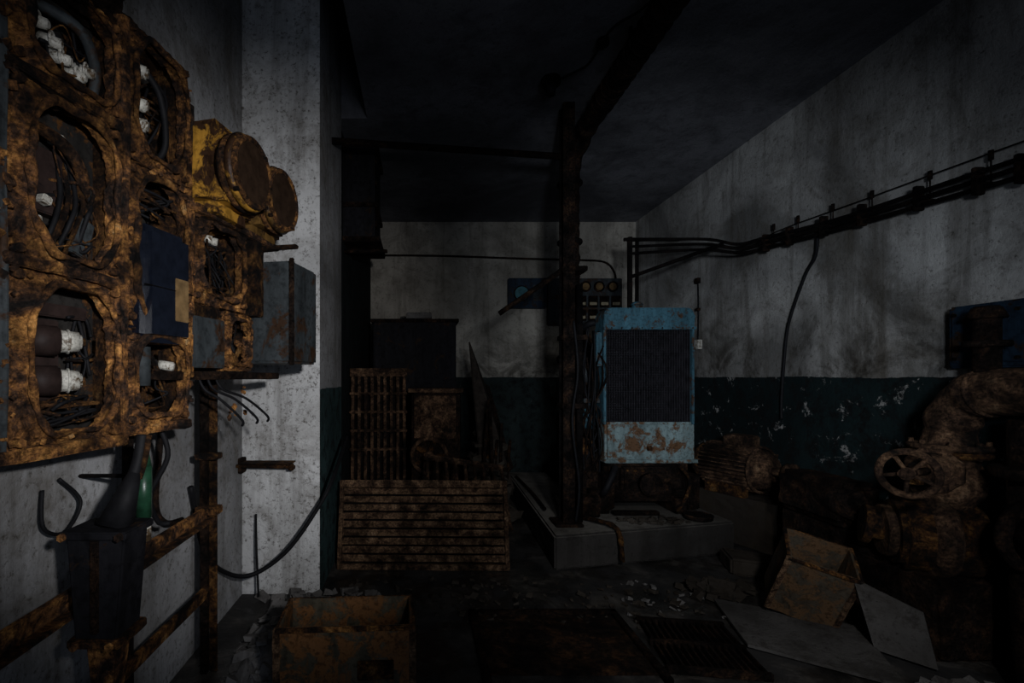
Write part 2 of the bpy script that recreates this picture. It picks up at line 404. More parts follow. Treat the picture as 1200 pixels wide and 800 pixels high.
b2(L, 'meter_window', (.575, -.054, 1.66), (.645, -.046, 1.82), M_tan)
for z in (2.36, 2.43, 2.55): cyl(L, 'insulator', (.46, .06, z), (.50, .0, z-.01), .022, M_porc, bev=.006)
tube(L, 'lead', [(.47, .05, 2.6), (.55, .0, 2.5), (.62, .03, 2.35), (.60, .06, 2.27)], .012, M_rub)
wires(.45, .66, 2.02, 2.14, .01, .1, 10, [M_rub, M_rustd, M_rustm])
wires(.45, .66, 2.28, 2.6, .02, .1, 8, [M_rub, M_rustd])
wires(.46, .65, 1.34, 1.56, .01, .1, 8, [M_rub, M_rustd])
cyl(L, 'cable_gland', (.50, .03, 1.42), (.50, .03, 1.56), .03, M_bluegr)
cyl(L, 'insulator', (.60, .05, 1.50), (.63, .0, 1.49), .018, M_porc, bev=.004)
wires(.79, 1.05, 1.83, 2.08, .0, .12, 24, [M_rub, M_rustm, M_rustd])
for t in (.80, .84, .88): cyl(L, 'insulator', (t, .03, 2.05), (t+.02, .0, 2.045), .017, M_porc)
wires(1.0, 1.12, 1.53, 1.7, .02, .12, 8, [M_rub, M_rustm])
def round_meter(tc, zc, y_out, R, body, w):
    b2(L, 'meter_back_box', (tc-w, -y_out+.01, zc-.19), (tc+w, .16, zc+.19), body, bev=.045, rough=.006)
    cyl(L, 'meter_neck', (tc, -y_out+.02, zc), (tc, -y_out-.02, zc), R*.97, M_rustm, seg=40, bev=.006)
    cyl(L, 'meter_rim', (tc, -y_out-.02, zc), (tc, -y_out-.05, zc), R, body, r2=R*.9, seg=40, bev=.005)
    torus(L, 'meter_bezel', (tc, -y_out-.05, zc), (0, 1, 0), R*.83, .014, M_rustm)
    cyl(L, 'meter_glass', (tc, -y_out-.045, zc), (tc, -y_out-.056, zc), R*.8, M_glass, seg=40)
    bolts(L, [(tc+math.cos(a)*R*.93, -y_out-.055, zc+math.sin(a)*R*.93) for a in (.8, 2.3, 3.9, 5.5)], (0, .02, 0), .01, M_rustd)
round_meter(.87, 2.32, .14, .165, M_yel, .155)
round_meter(1.21, 2.33, .10, .165, M_yel2, .155)
b2(L, 'meter_shelf', (.70, -.05, 2.12), (1.36, .15, 2.15), M_rust, rough=.02)
b2(L, 'grey_switch_box', (1.20, -.20, 1.52), (1.50, .16, 2.03), M_bluegr, bev=.012)
b2(L, 'box_lid_edge', (1.19, -.215, 1.51), (1.205, -.19, 2.04), M_rustk)
b2(L, 'switch_lever', (1.17, -.24, 2.08), (1.20, -.05, 2.10), rust('red_rust_lever', .5, 9))
b2(L, 'bracket', (1.13, -.05, 1.75), (1.2, .12, 2.12), M_rustd, rough=.01)
for i, (x, dx) in enumerate(((.80, .10), (.86, .16), (.92, .20))):
    tube(L, 'hanging_lead', [(x, .03, 1.47), (x+.01, .0, 1.40), (x+dx*.7, -.04, 1.35), (x+dx+.06, -.08, 1.26), (x+dx+.08, -.07, 1.23)], .006, M_rub)
tube(L, 'hanging_lead', [(.60, .05, 1.28), (.62, .02, 1.15), (.60, .08, 1.0), (.66, .1, .88), (.70, .08, .86)], .010, M_rub)

# ------------------------------------------------------------ support frame under board
F = Asm('rusty_angle_iron_frame')
b2(F, 'post', (-1.075, 2.33, 0), (-1.04, 2.365, 1.46), M_rustk, rough=.006)
b2(F, 'post_flange', (-1.04, 2.357, 0), (-1.0, 2.365, 1.46), M_rustd, rough=.004)
b2(F, 'post', (-1.075, 1.72, 0), (-1.045, 1.75, 1.28), M_rustk, rough=.006)
b2(F, 'rail', (-1.06, .75, .75), (-1.04, 2.36, .815), M_rust, rough=.01)
b2(F, 'rail_flange', (-1.05, .75, .75), (-1.0, 2.36, .762), M_rustm, rough=.004)
b2(F, 'rail', (-1.06, .75, .37), (-1.04, 2.36, .43), M_rustm, rough=.01)
b2(F, 'clamp', (-1.09, 2.31, 1.05), (-.98, 2.38, 1.08), M_rustm, rough=.008)
b2(F, 'clamp', (-1.09, 2.31, .78), (-.98, 2.38, .82), M_rustm, rough=.008)
b2(F, 'post', (-1.075, .75, 0), (-1.03, .79, 1.25), M_rustd)
G = Asm('cast_iron_cable_sealing_box', (-.925, 1.42, 0))
prism(G, 'box_body', [(-.085, 1.0), (.085, 1.0), (.06, .70), (-.06, .70)], -.06, .06, M_dkcab)
b2(G, 'box_top_flange', (-.095, -.075, .99), (.095, .075, 1.012), M_dkcab, rough=.004)
b2(G, 'box_bottom_flange', (-.075, -.07, .68), (.075, .07, .705), M_rustm, rough=.01)
prism(G, 'rusty_tail', [(-.05, .68), (.05, .68), (.03, .50), (-.03, .50)], -.03, .03, M_rust)
tube(G, 'supply_cable', [(0,0,.52), (-.02,0,.3), (-.01,0,.005)], .03, M_rustd)
cyl(G, 'cable_cone', (.02, .0, 1.01), (.055, .04, 1.16), .05, M_rub, r2=.018)
tube(G, 'cable_core', [(.05, .035, 1.14), (.06, .05, 1.2), (.06, .07, 1.27)], .018, M_rub)
tube(G, 'cable_core', [(.065, .045, 1.14), (.08, .05, 1.2), (.08, .07, 1.27)], .009, M_rustd)
bolts(G, [(-.08, -.085, 1.0), (.08, -.085, 1.0), (-.05, -.08, .69), (.05, -.08, .69)], (0, .02, 0), .012, M_rust)
b2(G, 'side_rib', (-.012, -.068, .72), (.012, -.055, .99), M_rustk)
b2(G, 'mounting_strap', (-.108, .05, .765), (.02, .065, .80), M_rust)
gc = Asm('green_conduit_pipe')
cyl(gc, 'pipe', (-.965, 1.67, .96), (-.965, 1.67, 1.14), .026, M_green)
cyl(gc, 'neck', (-.965, 1.67, 1.14), (-.965, 1.67, 1.21), .026, M_green, r2=.012)
cyl(gc, 'porcelain_bush', (-.965, 1.67, .88), (-.965, 1.67, .96), .024, M_porc)
b2(gc, 'clip', (-1.19, 1.66, 1.10), (-.95, 1.68, 1.112), M_blk)
tube(None, 'rusty_conduit_pipe', [(-1.15, 2.12, 1.50), (-1.15, 2.12, 1.2), (-1.16, 2.10, .9), (-1.14, 2.14, .8), (-1.12, 2.25, .78)], .013, M_rustk)
tube(None, 'cable_coil', [(-1.17, 1.48, 1.10), (-1.15, 1.46, .99), (-1.15, 1.55, .95), (-1.15, 1.62, 1.03), (-1.17, 1.55, 1.12)], .006, M_rub)

W = Asm('rusty_wall_bracket')
cyl(W, 'rod', (-1.19, 3.1, .875), (-.81, 3.1, .868), .012, M_rustd)
b2(W, 'upper_flat', (-1.17, 3.08, .885), (-.83, 3.2, .895), M_rustd, rough=.003)
cyl(W, 'nut', (-.85, 3.1, .868), (-.82, 3.1, .868), .024, M_rustd, seg=6)
b2(W, 'plate', (-1.19, 3.12, .82), (-1.16, 3.2, .92), M_rustk)
tube(None, 'black_trailing_cable', [(-.56, 3.7, 1.0), (-.57, 3.1, .78), (-.66, 3.0, .6), (-.82, 2.95, .38), (-1.0, 2.9, .26), (-1.12, 2.8, .30), (-1.17, 2.6, .5), (-1.15, 2.4, .9)], .013, M_rub)
tube(None, 'thin_hanging_wire', [(-1.08, 3.15, .55), (-1.06, 3.1, .35), (-1.03, 3.05, .05)], .007, M_rub)

# ------------------------------------------------------------ foreground rusty bin
def open_bin(A, w, d, h, mat, th=.012):
    for nm, lo, hi in (('front', (-w/2, -d/2, 0), (w/2, -d/2+th, h)), ('rear', (-w/2, d/2-th, 0), (w/2, d/2, h)),
                       ('side', (-w/2, -d/2, 0), (-w/2+th, d/2, h)), ('side', (w/2-th, -d/2, 0), (w/2, d/2, h)),
                       ('base', (-w/2, -d/2, 0), (w/2, d/2, th))):
        b2(A, nm, lo, hi, mat, rough=.008)
    for s in (-1, 1):
        b2(A, 'rim', (-w/2-.010, s*d/2-.010, h-.02), (w/2+.010, s*d/2+.010, h), M_rustm, rough=.006)
        b2(A, 'rim', (s*w/2-.010, -d/2, h-.02), (s*w/2+.010, d/2, h), M_rustm, rough=.006)
        b2(A, 'corner_angle', (s*w/2-.016, -d/2-.008, 0), (s*w/2+.012, -d/2+.012, h), M_rusty_gen, rough=.006)
M_bin = paint('green_brown_bin_paint', (.070,.060,.040), (.20,.09,.032), .46, 9)
M_bin2 = paint('dark_crate_paint', (.075,.060,.042), (.15,.085,.042), .47, 9)
B1 = Asm('rusty_metal_bin', (-.315, 2.11, 0), (0, 0, math.radians(3)))
open_bin(B1, .56, .27, .42, M_bin)
b2(B1, 'label_plate', (.05, -.145, .2), (.2, -.138, .28), M_rustd)
rubble('loose_rubble_heap', -.78, 2.58, .20, .38, .12, 80, .03, .11, M_rubl)
rubble('plaster_rubble', -.60, 3.08, .45, .10, .07, 40, .03, .10, M_rubl)

# ------------------------------------------------------------ louvred grille on floor
R1 = Asm('rusty_louvred_grille', (.025, 3.60, 0), (math.radians(-12), 0, math.radians(-1)))
w = 1.27; h = .66
for s in (-1, 1): b2(R1, 'side_frame', (s*w/2-.015, -.02, 0), (s*w/2+.015, .05, h), M_rusty_gen, rough=.006)
b2(R1, 'top_frame', (-w/2, -.03, h-.055), (w/2, .06, h), M_rusty_gen, rough=.01)
b2(R1, 'bottom_frame', (-w/2, -.02, 0), (w/2, .05, .04), M_rusty_gen, rough=.008)
for i in range(9):
    z = .08+i*.062
    box(R1, 'louvre', (0, .01, z), (w-.03, .050, .006), M_rusty_gen, rot=(math.radians(62), 0, random.uniform(-.003,.003)), bev=.001)
b2(R1, 'dark_rear_plate', (-w/2+.02, .05, .03), (w/2-.02, .058, h-.04), M_blk)

# ------------------------------------------------------------ stack of scrap behind
C1 = Asm('dark_control_cabinet', (-.05, 5.95, 0))
b2(C1, 'body', (-.50, -.3, 0), (.48, .3, 2.12), M_dkcab, bev=.02)
b2(C1, 'door_left', (-.48, -.32, .1), (-.02, -.3, 2.06), M_dkcab); b2(C1, 'door_right', (.0, -.32, .1), (.46, -.3, 2.06), M_dkcab)
b2(C1, 'top_rim', (-.53, -.33, 2.10), (.51, .33, 2.14), M_rustk)
b2(C1, 'door_handle', (-.06, -.35, 1.1), (-.03, -.32, 1.3), M_rustk)
b2(None, 'folded_white_sheet', (-.16, 5.72, 2.16), (.14, 6.05, 2.23), M_rubl, rough=.04)
R2 = Asm('rusty_ribbed_heater', (-.40, 4.62, 0), (math.radians(-4), 0, math.radians(4)))
for i in range(9):
    x = -.25+i*.0625
    b2(R2, 'rib', (x-.014, -.05, .04), (x+.014, .05, 1.52), M_pump, rough=.008)
b2(R2, 'header', (-.28, -.06, 1.46), (.28, .06, 1.54), M_pump, rough=.01)
for z in (1.28, 1.10, .92, .74): b2(R2, 'cross_strip', (-.28, -.06, z), (.28, .0, z+.025), M_pump, rough=.008)
b2(R2, 'footer', (-.28, -.06, 0), (.28, .06, .08), M_pump, rough=.01)
b2(R2, 'rear_panel', (-.27, .045, .05), (.27, .055, 1.5), M_blk)
C2 = Asm('rusty_open_casing', (.17, 4.86, 0), (0, 0, math.radians(-6)))
b2(C2, 'body', (-.24, -.15, 0), (.24, .25, 1.30), M_rustk, bev=.02, rough=.01)
b2(C2, 'lid', (-.27, -.19, 1.30), (.27, .28, 1.34), M_pump, rough=.01)
b2(C2, 'front_plate', (-.21, -.165, .85), (.20, -.145, 1.27), M_pump)
torus(C2, 'fan_ring', (-.06, -.19, .68), (0, 1, 0), .17, .02, M_pump)
cyl(C2, 'fan_hub', (-.06, -.15, .68), (-.06, -.22, .68), .05, M_pump)
for i in range(5):
    a = i*1.257
    box(C2, 'fan_blade', (-.06+.1*math.cos(a), -.185, .68+.1*math.sin(a)), (.11, .01, .05), M_rustd, rot=(.4, -a, 0))
R3 = Asm('collapsed_grille_panel', (.42, 3.96, .22), (math.radians(-42), math.radians(10), math.radians(12)))
for i in range(9): b2(R3, 'bar', (-.36+i*.09-.012, -.01, .02), (-.36+i*.09+.012, .02, .62), M_pump, rough=.006)
for z in (.0, .6): b2(R3, 'cross_bar', (-.38, -.015, z), (.38, .025, z+.04), M_pump, rough=.008)
for x in (-.3, .3): cyl(R3, 'prop', (x, .02, .25), (x, .22, .04), .02, M_rustk)
D = Asm('scrap_metal_heap')
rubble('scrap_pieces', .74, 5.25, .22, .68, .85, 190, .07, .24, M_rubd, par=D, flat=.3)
sheet(D, 'board', [(.56, 5.35, 1.85), (.72, 5.35, 1.4), (.98, 4.95, .3), (.66, 4.95, .25)], .02, M_boardd)
sheet(D, 'board', [(.60, 5.5, 1.45), (.80, 5.5, 1.35), (.98, 5.0, .5), (.85, 4.95, .4)], .02, M_rustk)
for i in range(14):
    x = .60+random.random()*.3; y = 4.7+random.random()*.7
    cyl(D, 'pipe_scrap', (x, y, .3), (x+random.uniform(-.1,.08), y+random.uniform(-.1,.4), random.uniform(.7,1.25)), .016, random.choice([M_rustk, M_rustd]))

# ------------------------------------------------------------ wall box top left recess
K = Asm('wall_mounted_relay_cabinet')
b2(K, 'body', (-.70, 4.35, 2.70), (-.41, 4.95, 3.57), M_dkcab, bev=.012)
b2(K, 'top_flange', (-.70, 4.33, 3.55), (-.38, 4.97, 3.59), M_rustk)
b2(K, 'mid_flange', (-.70, 4.33, 3.0), (-.385, 4.97, 3.04), M_rustk)
b2(K, 'bottom_flange', (-.70, 4.33, 2.68), (-.36, 4.97, 2.73), M_rustk)
b2(K, 'bracket_arm', (-.70, 4.4, 2.60), (-.30, 4.44, 2.63), M_rustk)
for z in (2.82, 3.2, 3.4): b2(K, 'hinge', (-.41, 4.36, z), (-.39, 4.42, z+.06), M_rustk)

# ------------------------------------------------------------ pipes overhead
E = Asm('wrapped_exhaust_pipe')
tube(E, 'pipe_run', [(1.33, -.6, 3.45), (1.33, .5, 3.45), (1.33, 1.5, 3.45), (1.33, 2.6, 3.45), (1.33, 3.5, 3.45), (1.32, 3.85, 3.42), (1.29, 4.05, 3.28), (1.28, 4.08, 3.0), (1.28, 4.08, 2.5), (1.30, 4.12, 2.1), (1.4, 4.4, 1.95), (1.62, 4.75, 1.80)], .080, M_rustk, n=14, lump=.12, seg=18)
for i in range(34):
    torus(E, 'wrap_band', (1.33, .5+i*.09, 3.45), (0, 1, .25), .082, .007, M_rustk, 20)
for z in (3.1, 2.6): torus(E, 'flange', (1.28, 4.08, z), (0, 0, 1), .085, .022, M_blk, 24)
for y in (1.2, 3.0): b2(E, 'ceiling_hanger', (1.32, y, 3.5), (1.34, y+.03, H), M_blk)
P = Asm('steel_support_column')
b2(P, 'web', (1.19, 3.83, .26), (1.20, 3.95, H), M_blk, rough=.004)
b2(P, 'flange', (1.15, 3.83, .26), (1.245, 3.842, H), M_rustk, rough=.006)
b2(P, 'flange', (1.15, 3.94, .26), (1.245, 3.952, H), M_blk, rough=.006)
b2(P, 'foot_plate', (1.08, 3.78, .26), (1.30, 4.0, .285), M_rustk, rough=.006)
for z in (1.2, 1.75, 2.3): b2(P, 'clamp', (1.14, 3.81, z), (1.34, 3.97, z+.04), M_rustk, rough=.006)
cyl(P, 'diagonal_brace', (1.17, 3.9, 2.33), (.66, 3.98, 1.98), .022, M_rustk, seg=8)
cyl(P, 'side_pipe', (1.29, 3.86, .28), (1.29, 3.86, 2.2), .025, M_blk)
tube(P, 'side_wire', [(1.23, 3.82, 1.9), (1.25, 3.78, 1.5), (1.20, 3.76, 1.1), (1.26, 3.78, .6), (1.24, 3.8, .3)], .010, M_rub)
cyl(None, 'horizontal_conduit_pipe', (-.67, 3.64, 3.25), (1.17, 3.9, 3.25), .026, M_rustk)
tube(None, 'back_wall_conduit', [(-.70, 6.78, 3.18), (.3, 6.77, 3.17), (1.5, 6.77, 3.13), (2.3, 6.77, 3.11), (2.62, 6.77, 3.08), (2.75, 6.77, 2.95), (2.78, 6.77, 2.8)], .014, M_rustk)
Lc = Asm('ceiling_lamp_holder')
cyl(Lc, 'rosette', (.97, 3.54, H), (.97, 3.54, H-.04), .07, M_blk); cyl(Lc, 'socket', (.97, 3.54, H-.04), (.97, 3.54, H-.12), .04, M_rub, r2=.032)
tube(Lc, 'feed_wire', [(1.0, 3.54, H-.02), (1.12, 3.4, H-.03), (1.18, 3.3, H-.03), (1.21, 3.0, H-.02), (1.34, 2.8, H-.02), (1.45, 2.3, H-.02)], .008, M_rub)
cyl(Lc, 'junction', (1.20, 3.13, H), (1.20, 3.13, H-.035), .04, M_blk)

# ------------------------------------------------------------ plinth
def slab(name, poly, z0, z1, mat, disp=.012):
    bm = bmesh.new(); A = [bm.verts.new((x, y, z0)) for x, y in poly]; B = [bm.verts.new((x, y, z1)) for x, y in poly]; n = len(poly)
    for i in range(n): bm.faces.new((A[i], A[(i+1) % n], B[(i+1) % n], B[i]))
    bm.faces.new(A); bm.faces.new(B)
    bmesh.ops.bevel(bm, geom=bm.edges[:], offset=.015, segments=2, affect='EDGES')
    o = from_bm(name, bm, mat, None); roughen(o, disp, .12, 4); return o
pl = slab('concrete_engine_plinth', [(1.01, 3.58), (2.60, 3.94), (2.36, 6.0), (1.10, 6.0)], 0, .26, M_conc)
pl.data.materials.append(wall('plinth_side_shaded', (.06,.055,.05), None, amt=.45, dirt=(.02,.018,.015)))  # side faces coloured darker, painting in the shade below a top-lit slab
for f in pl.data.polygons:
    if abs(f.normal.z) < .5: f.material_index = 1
slab('concrete_step_block', [(2.28, 3.50), (2.62, 3.38), (2.66, 3.60), (2.36, 3.76)], 0, .12, M_rubd)

# ------------------------------------------------------------ engine + radiator
En = Asm('diesel_engine_with_radiator')
b2(En, 'skid_rail', (1.55, 4.15, .265), (1.65, 5.9, .40), M_rustk, rough=.004)
b2(En, 'skid_rail', (2.22, 4.15, .265), (2.32, 5.9, .40), M_rustk, rough=.004)
b2(En, 'skid_cross', (1.5, 4.2, .36), (2.46, 4.32, .46), M_rustk, rough=.006)
b2(En, 'radiator_support', (1.70, 4.28, .44), (2.40, 4.45, .68), M_rustk, rough=.01)
b2(En, 'timing_cover', (1.78, 4.20, .42), (2.22, 4.30, .66), M_rustk, bev=.02, rough=.01)
bolts(En, [(1.82+i*.07, 4.19, z) for i in range(6) for z in (.46, .63)], (0, .02, 0), .012, M_rustd)
for x in (1.60, 2.34): b2(En, 'engine_mount', (x, 4.16, .30), (x+.10, 4.34, .60), M_rustk, bev=.01, rough=.008)
tube(En, 'lower_hose', [(1.72, 4.20, .66), (1.66, 4.14, .58), (1.60, 4.14, .46), (1.62, 4.3, .38)], .028, M_rub)
tube(En, 'drain_pipe', [(2.30, 4.22, .66), (2.34, 4.14, .55), (2.28, 4.12, .38), (2.2, 4.1, .30)], .014, M_rustd)
prism(En, 'bottom_tank', [(1.655, .68), (2.455, .68), (2.455, 1.05), (1.655, 1.05)], 4.26, 4.46, M_bluet, bev=.02)
b2(En, 'bottom_tank_lip', (1.64, 4.24, .69), (2.47, 4.47, .72), M_bluet, rough=.004)
b2(En, 'drain_tap', (2.02, 4.23, .80), (2.06, 4.26, .84), M_rustd)
for x0 in (1.64, 2.428): b2(En, 'side_channel', (x0, 4.26, 1.03), (x0+.022, 4.45, 1.90), M_bluep)
b2(En, 'core_backing', (1.66, 4.36, 1.04), (2.43, 4.42, 1.89), M_core)
fins = [((1.675+i*.0225, 4.315, 1.465), (.004, .07, .83), (0,0,0)) for i in range(34)]
fins += [((2.048, 4.325, 1.06+i*.022), (.76, .06, .003), (0,0,0)) for i in range(38)]
multi_boxes(En, 'core_fins', fins, plain('radiator_fins', (.024,.023,.027), .6, .12, .7))
prof = [(1.64, 1.88), (2.45, 1.88), (2.45, 1.99)]
for k in range(7):
    a = k/6*math.pi/2; prof.append((2.39+.06*math.cos(a), 2.00+.07*math.sin(a)))
for k in range(7):
    a = math.pi/2+k/6*math.pi/2; prof.append((1.70+.06*math.cos(a), 2.00+.07*math.sin(a)))
prism(En, 'top_tank', prof, 4.25, 4.47, M_bluep, bev=.012)
b2(En, 'top_tank_seam', (1.635, 4.235, 1.875), (2.455, 4.48, 1.90), M_bluep)
cyl(En, 'filler_neck', (1.98, 4.36, 2.06), (1.98, 4.36, 2.11), .045, M_bluep); cyl(En, 'filler_cap', (1.98, 4.36, 2.11), (1.98, 4.36, 2.135), .055, M_bluep, r2=.035)
bolts(En, [(1.70+i*.09, 4.232, 1.888) for i in range(9)], (0, .01, 0), .008, M_rustd)
b2(En, 'crankcase', (1.70, 4.75, .42), (2.30, 5.8, 1.1), M_rustk, bev=.03, rough=.01)
b2(En, 'cylinder_block', (1.75, 4.8, 1.1), (2.25, 5.75, 1.65), M_dkcab, bev=.02, rough=.01)
for i in range(4): b2(En, 'cylinder_head', (1.78, 4.84+i*.23, 1.65), (2.22, 5.04+i*.23, 1.85), M_rustk, bev=.02)
tube(En, 'exhaust_manifold', [(1.66, 5.6, 1.66), (1.64, 5.2, 1.68), (1.64, 4.85, 1.7)], .06, M_rustk)
cyl(En, 'fan_shroud', (2.04, 4.47, 1.45), (2.04, 4.62, 1.45), .36, M_rustk, seg=32)
tube(En, 'coolant_hose', [(1.60, 4.37, 1.95), (1.54, 4.40, 1.93), (1.50, 4.6, 1.85), (1.7, 4.8, 1.7)], .030, M_rub)
b2(En, 'fuel_filter_bracket', (1.48, 4.3, 1.22), (1.62, 4.5, 1.26), M_bluegr)
cyl(En, 'fuel_filter', (1.55, 4.38, .98), (1.55, 4.38, 1.22), .055, M_bluep, bev=.01)
cyl(En, 'oil_filter', (1.52, 4.40, 1.38), (1.52, 4.40, 1.58), .045, M_bluegr, bev=.01)
cyl(En, 'injection_pump', (1.50, 4.3, .82), (1.50, 4.7, .82), .08, M_rustd, bev=.01)
b2(En, 'pump_base', (1.42, 4.3, .40), (1.62, 4.7, .76), M_rustk, rough=.01)
b2(En, 'instrument_stub', (1.57, 4.25, 1.55), (1.62, 4.32, 1.85), M_bluep)
for i in range(16):
    a = [(random.uniform(1.40, 1.64), random.uniform(4.15, 4.4), z) for z in (random.uniform(.45, .7), random.uniform(.8, 1.1), random.uniform(1.2, 1.5), random.uniform(1.6, 1.9))]
    tube(En, 'fuel_line', a, .007, random.choice([M_rub, M_rustk, M_rustk]), seg=7)
b2(En, 'front_bracket', (1.30, 4.02, .27), (1.52, 4.14, .44), M_rustk, rough=.01)
cyl(En, 'crank_pulley', (2.0, 4.10, .52), (2.0, 4.20, .52), .09, M_rustk, bev=.01)
torus(En, 'pulley_groove', (2.0, 4.13, .52), (0, 1, 0), .09, .010, M_rustk)
b2(En, 'rusty_drip_tray', (1.66, 4.08, .272), (2.05, 4.15, .30), M_rustk, rough=.004)
tube(None, 'rusty_flexible_hose', [(1.36, 3.95, .29), (1.42, 3.85, .30), (1.50, 3.72, .30), (1.53, 3.655, .24), (1.54, 3.63, .05)], .018, M_rustd, lump=.3)
tube(None, 'plinth_floor_pipe', [(1.13, 5.6, .29), (1.13, 4.8, .29), (1.10, 4.2, .295)], .014, M_rustk)
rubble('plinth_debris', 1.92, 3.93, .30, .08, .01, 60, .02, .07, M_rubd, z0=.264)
Q = Asm('oil_drain_pan', (2.33, 4.00, .270))
cyl(Q, 'pan', (0, 0, 0), (0, 0, .03), .11, M_blk, bev=.004)
torus(Q, 'pan_rim', (0, 0, .03), (0, 0, 1), .108, .007, M_rustk)

# ------------------------------------------------------------ instrument board on back wall
Ib = Asm('wall_instrument_panel')
b2(Ib, 'blue_panel', (1.24, 6.68, 2.42), (1.78, 6.79, 2.84), M_dkblue, bev=.01)
b2(Ib, 'grey_panel', (1.80, 6.70, 2.18), (2.84, 6.79, 2.84), M_bluegr, bev=.01)
cyl(Ib, 'dial_rim', (1.42, 6.68, 2.62), (1.42, 6.66, 2.62), .11, M_rustk); cyl(Ib, 'dial', (1.42, 6.66, 2.62), (1.42, 6.652, 2.62), .095, plain('dial_blue', (.04,.13,.15), .3))
b2(Ib, 'switch_plate', (1.58, 6.665, 2.52), (1.72, 6.68, 2.74), M_bluegr)
for i in range(3):
    cyl(Ib, 'dial_rim', (2.32+i*.19, 6.70, 2.72), (2.32+i*.19, 6.68, 2.72), .075, M_rustk); cyl(Ib, 'dial', (2.32+i*.19, 6.68, 2.72), (2.32+i*.19, 6.674, 2.72), .05, M_tan)
for i in range(4):
    for j in range(2):
        b2(Ib, 'indicator_frame', (2.20+i*.16, 6.68, 2.24+j*.19), (2.33+i*.16, 6.70, 2.40+j*.19), M_rustk)
        b2(Ib, 'indicator_card', (2.215+i*.16, 6.672, 2.27+j*.19), (2.315+i*.16, 6.682, 2.31+j*.19), M_card)

# ------------------------------------------------------------ pipe rack along right wall
T = Asm('wall_cable_pipe_run')
def zr(y): return 2.42+(y-2.2)*.07
for k, dz in enumerate((0, .042, .08)):
    x = 2.94-.012*k
    tube(T, 'pipe', [(x, 1.2, zr(1.2)+dz*1.2), (x, 2.4, zr(2.4)+dz), (x, 3.3, zr(3.3)+dz*.8-.01), (x, 4.05, zr(4.05)+dz), (x-.08, 4.27, zr(4.2)+dz), (2.6, 4.38, 2.62+dz*1.2), (2.02, 4.60, 2.64+dz*1.6)], .0135, M_blk, n=10)
tube(T, 'thin_wire', [(3.0, 1.2, zr(1.2)+.22), (3.0, 2.4, zr(2.4)+.19), (3.0, 3.2, zr(3.2)+.16), (3.0, 4.0, zr(4.0)+.13), (2.98, 4.3, zr(4.2)+.06)], .004, M_blk)
for y in (1.9, 2.33, 2.51, 2.81, 3.17, 3.47, 3.79, 4.05):
    z = zr(y)
    b2(T, 'clamp', (2.905, y-.012, z-.035), (2.96, y+.012, z+.11), M_rustk)
    b2(T, 'standoff', (2.95, y-.008, z+.02), (XR, y+.008, z+.035), M_rustk)
    cyl(T, 'wire_spool', (3.0, y, z+.15), (3.0, y, z+.20), .011, M_rustk)
    cyl(T, 'wire_stem', (3.0, y, z+.03), (3.0, y, z+.16), .004, M_rustk)
b2(T, 'support_post', (2.0, 4.58, .40), (2.04, 4.62, 2.80), M_blk, rough=.004)
b2(T, 'support_post', (2.09, 4.62, .40), (2.12, 4.65, 2.78), M_blk, rough=.004)
b2(T, 'cross_arm', (1.96, 4.58, 2.76), (2.5, 4.61, 2.79), M_blk, rough=.004)
cyl(T, 'brace', (2.04, 4.6, 2.42), (2.75, 4.33, 2.66), .018, M_blk, seg=8)
tube(None, 'wall_drop_cable', [(3.0, 3.60, 2.55), (3.03, 3.66, 2.38), (3.045, 3.78, 2.25), (3.05, 3.95, 1.9), (3.05, 4.0, 1.6), (3.05, 4.03, 1.25), (3.05, 4.03, 1.1)], .011, M_rub)
Sk = Asm('hanging_wall_socket')
tube(Sk, 'cord', [(3.055, 5.25, 2.5), (3.055, 5.24, 2.2), (3.055, 5.25, 1.85)], .007, M_rub)
b2(Sk, 'clip', (3.03, 5.22, 2.48), (XR, 5.28, 2.54), M_rustk); b2(Sk, 'clip', (3.03, 5.22, 2.18), (XR, 5.27, 2.21), M_rustk)
b2(Sk, 'socket_body', (3.02, 5.19, 1.76), (XR, 5.30, 1.86), M_porc)

# ------------------------------------------------------------ electric motor
Mo = Asm('ribbed_electric_motor', (2.84, 4.27, .66), (0, 0, math.radians(-68)))
cyl(Mo, 'stator', (-.26, 0, 0), (.20, 0, 0), .172, M_rustk, seg=40)
fl = []
for k in range(34):
    a = 2*math.pi*k/34
    fl.append(((-.03, .185*math.cos(a), .185*math.sin(a)), (.44, .035, .008), (a, 0, 0)))
multi_boxes(Mo, 'cooling_ribs', fl, M_pump)
cyl(Mo, 'fan_cover', (-.26, 0, 0), (-.36, 0, 0), .19, M_rustd, r2=.15, seg=40, bev=.01)
cyl(Mo, 'end_bell', (.20, 0, 0), (.30, 0, 0), .195, M_pump, r2=.12, seg=40, bev=.01)
torus(Mo, 'end_bell_ring', (.21, 0, 0), (1, 0, 0), .19, .014, M_pump)
for k in range(6):
    a = k*math.pi/3; box(Mo, 'end_bell_web', (.27, .11*math.cos(a), .11*math.sin(a)), (.05, .10, .014), M_pump, rot=(a, 0, 0))
cyl(Mo, 'shaft', (.30, 0, 0), (.42, 0, 0), .035, M_pump)
cyl(Mo, 'coupling', (.40, 0, 0), (.47, 0, 0), .09, M_pump, bev=.008)
b2(Mo, 'terminal_box', (-.08, -.09, .18), (.14, .09, .28), M_pump, bev=.012, rough=.006)
for s in (-1, 1): b2(Mo, 'foot', (-.2, s*.13-.03, -.24), (.16, s*.13+.03, -.14), M_rustd, rough=.006)
b2(Mo, 'base_block', (-.28, -.14, -.655), (.40, .10, -.24), M_rubd, rough=.02)

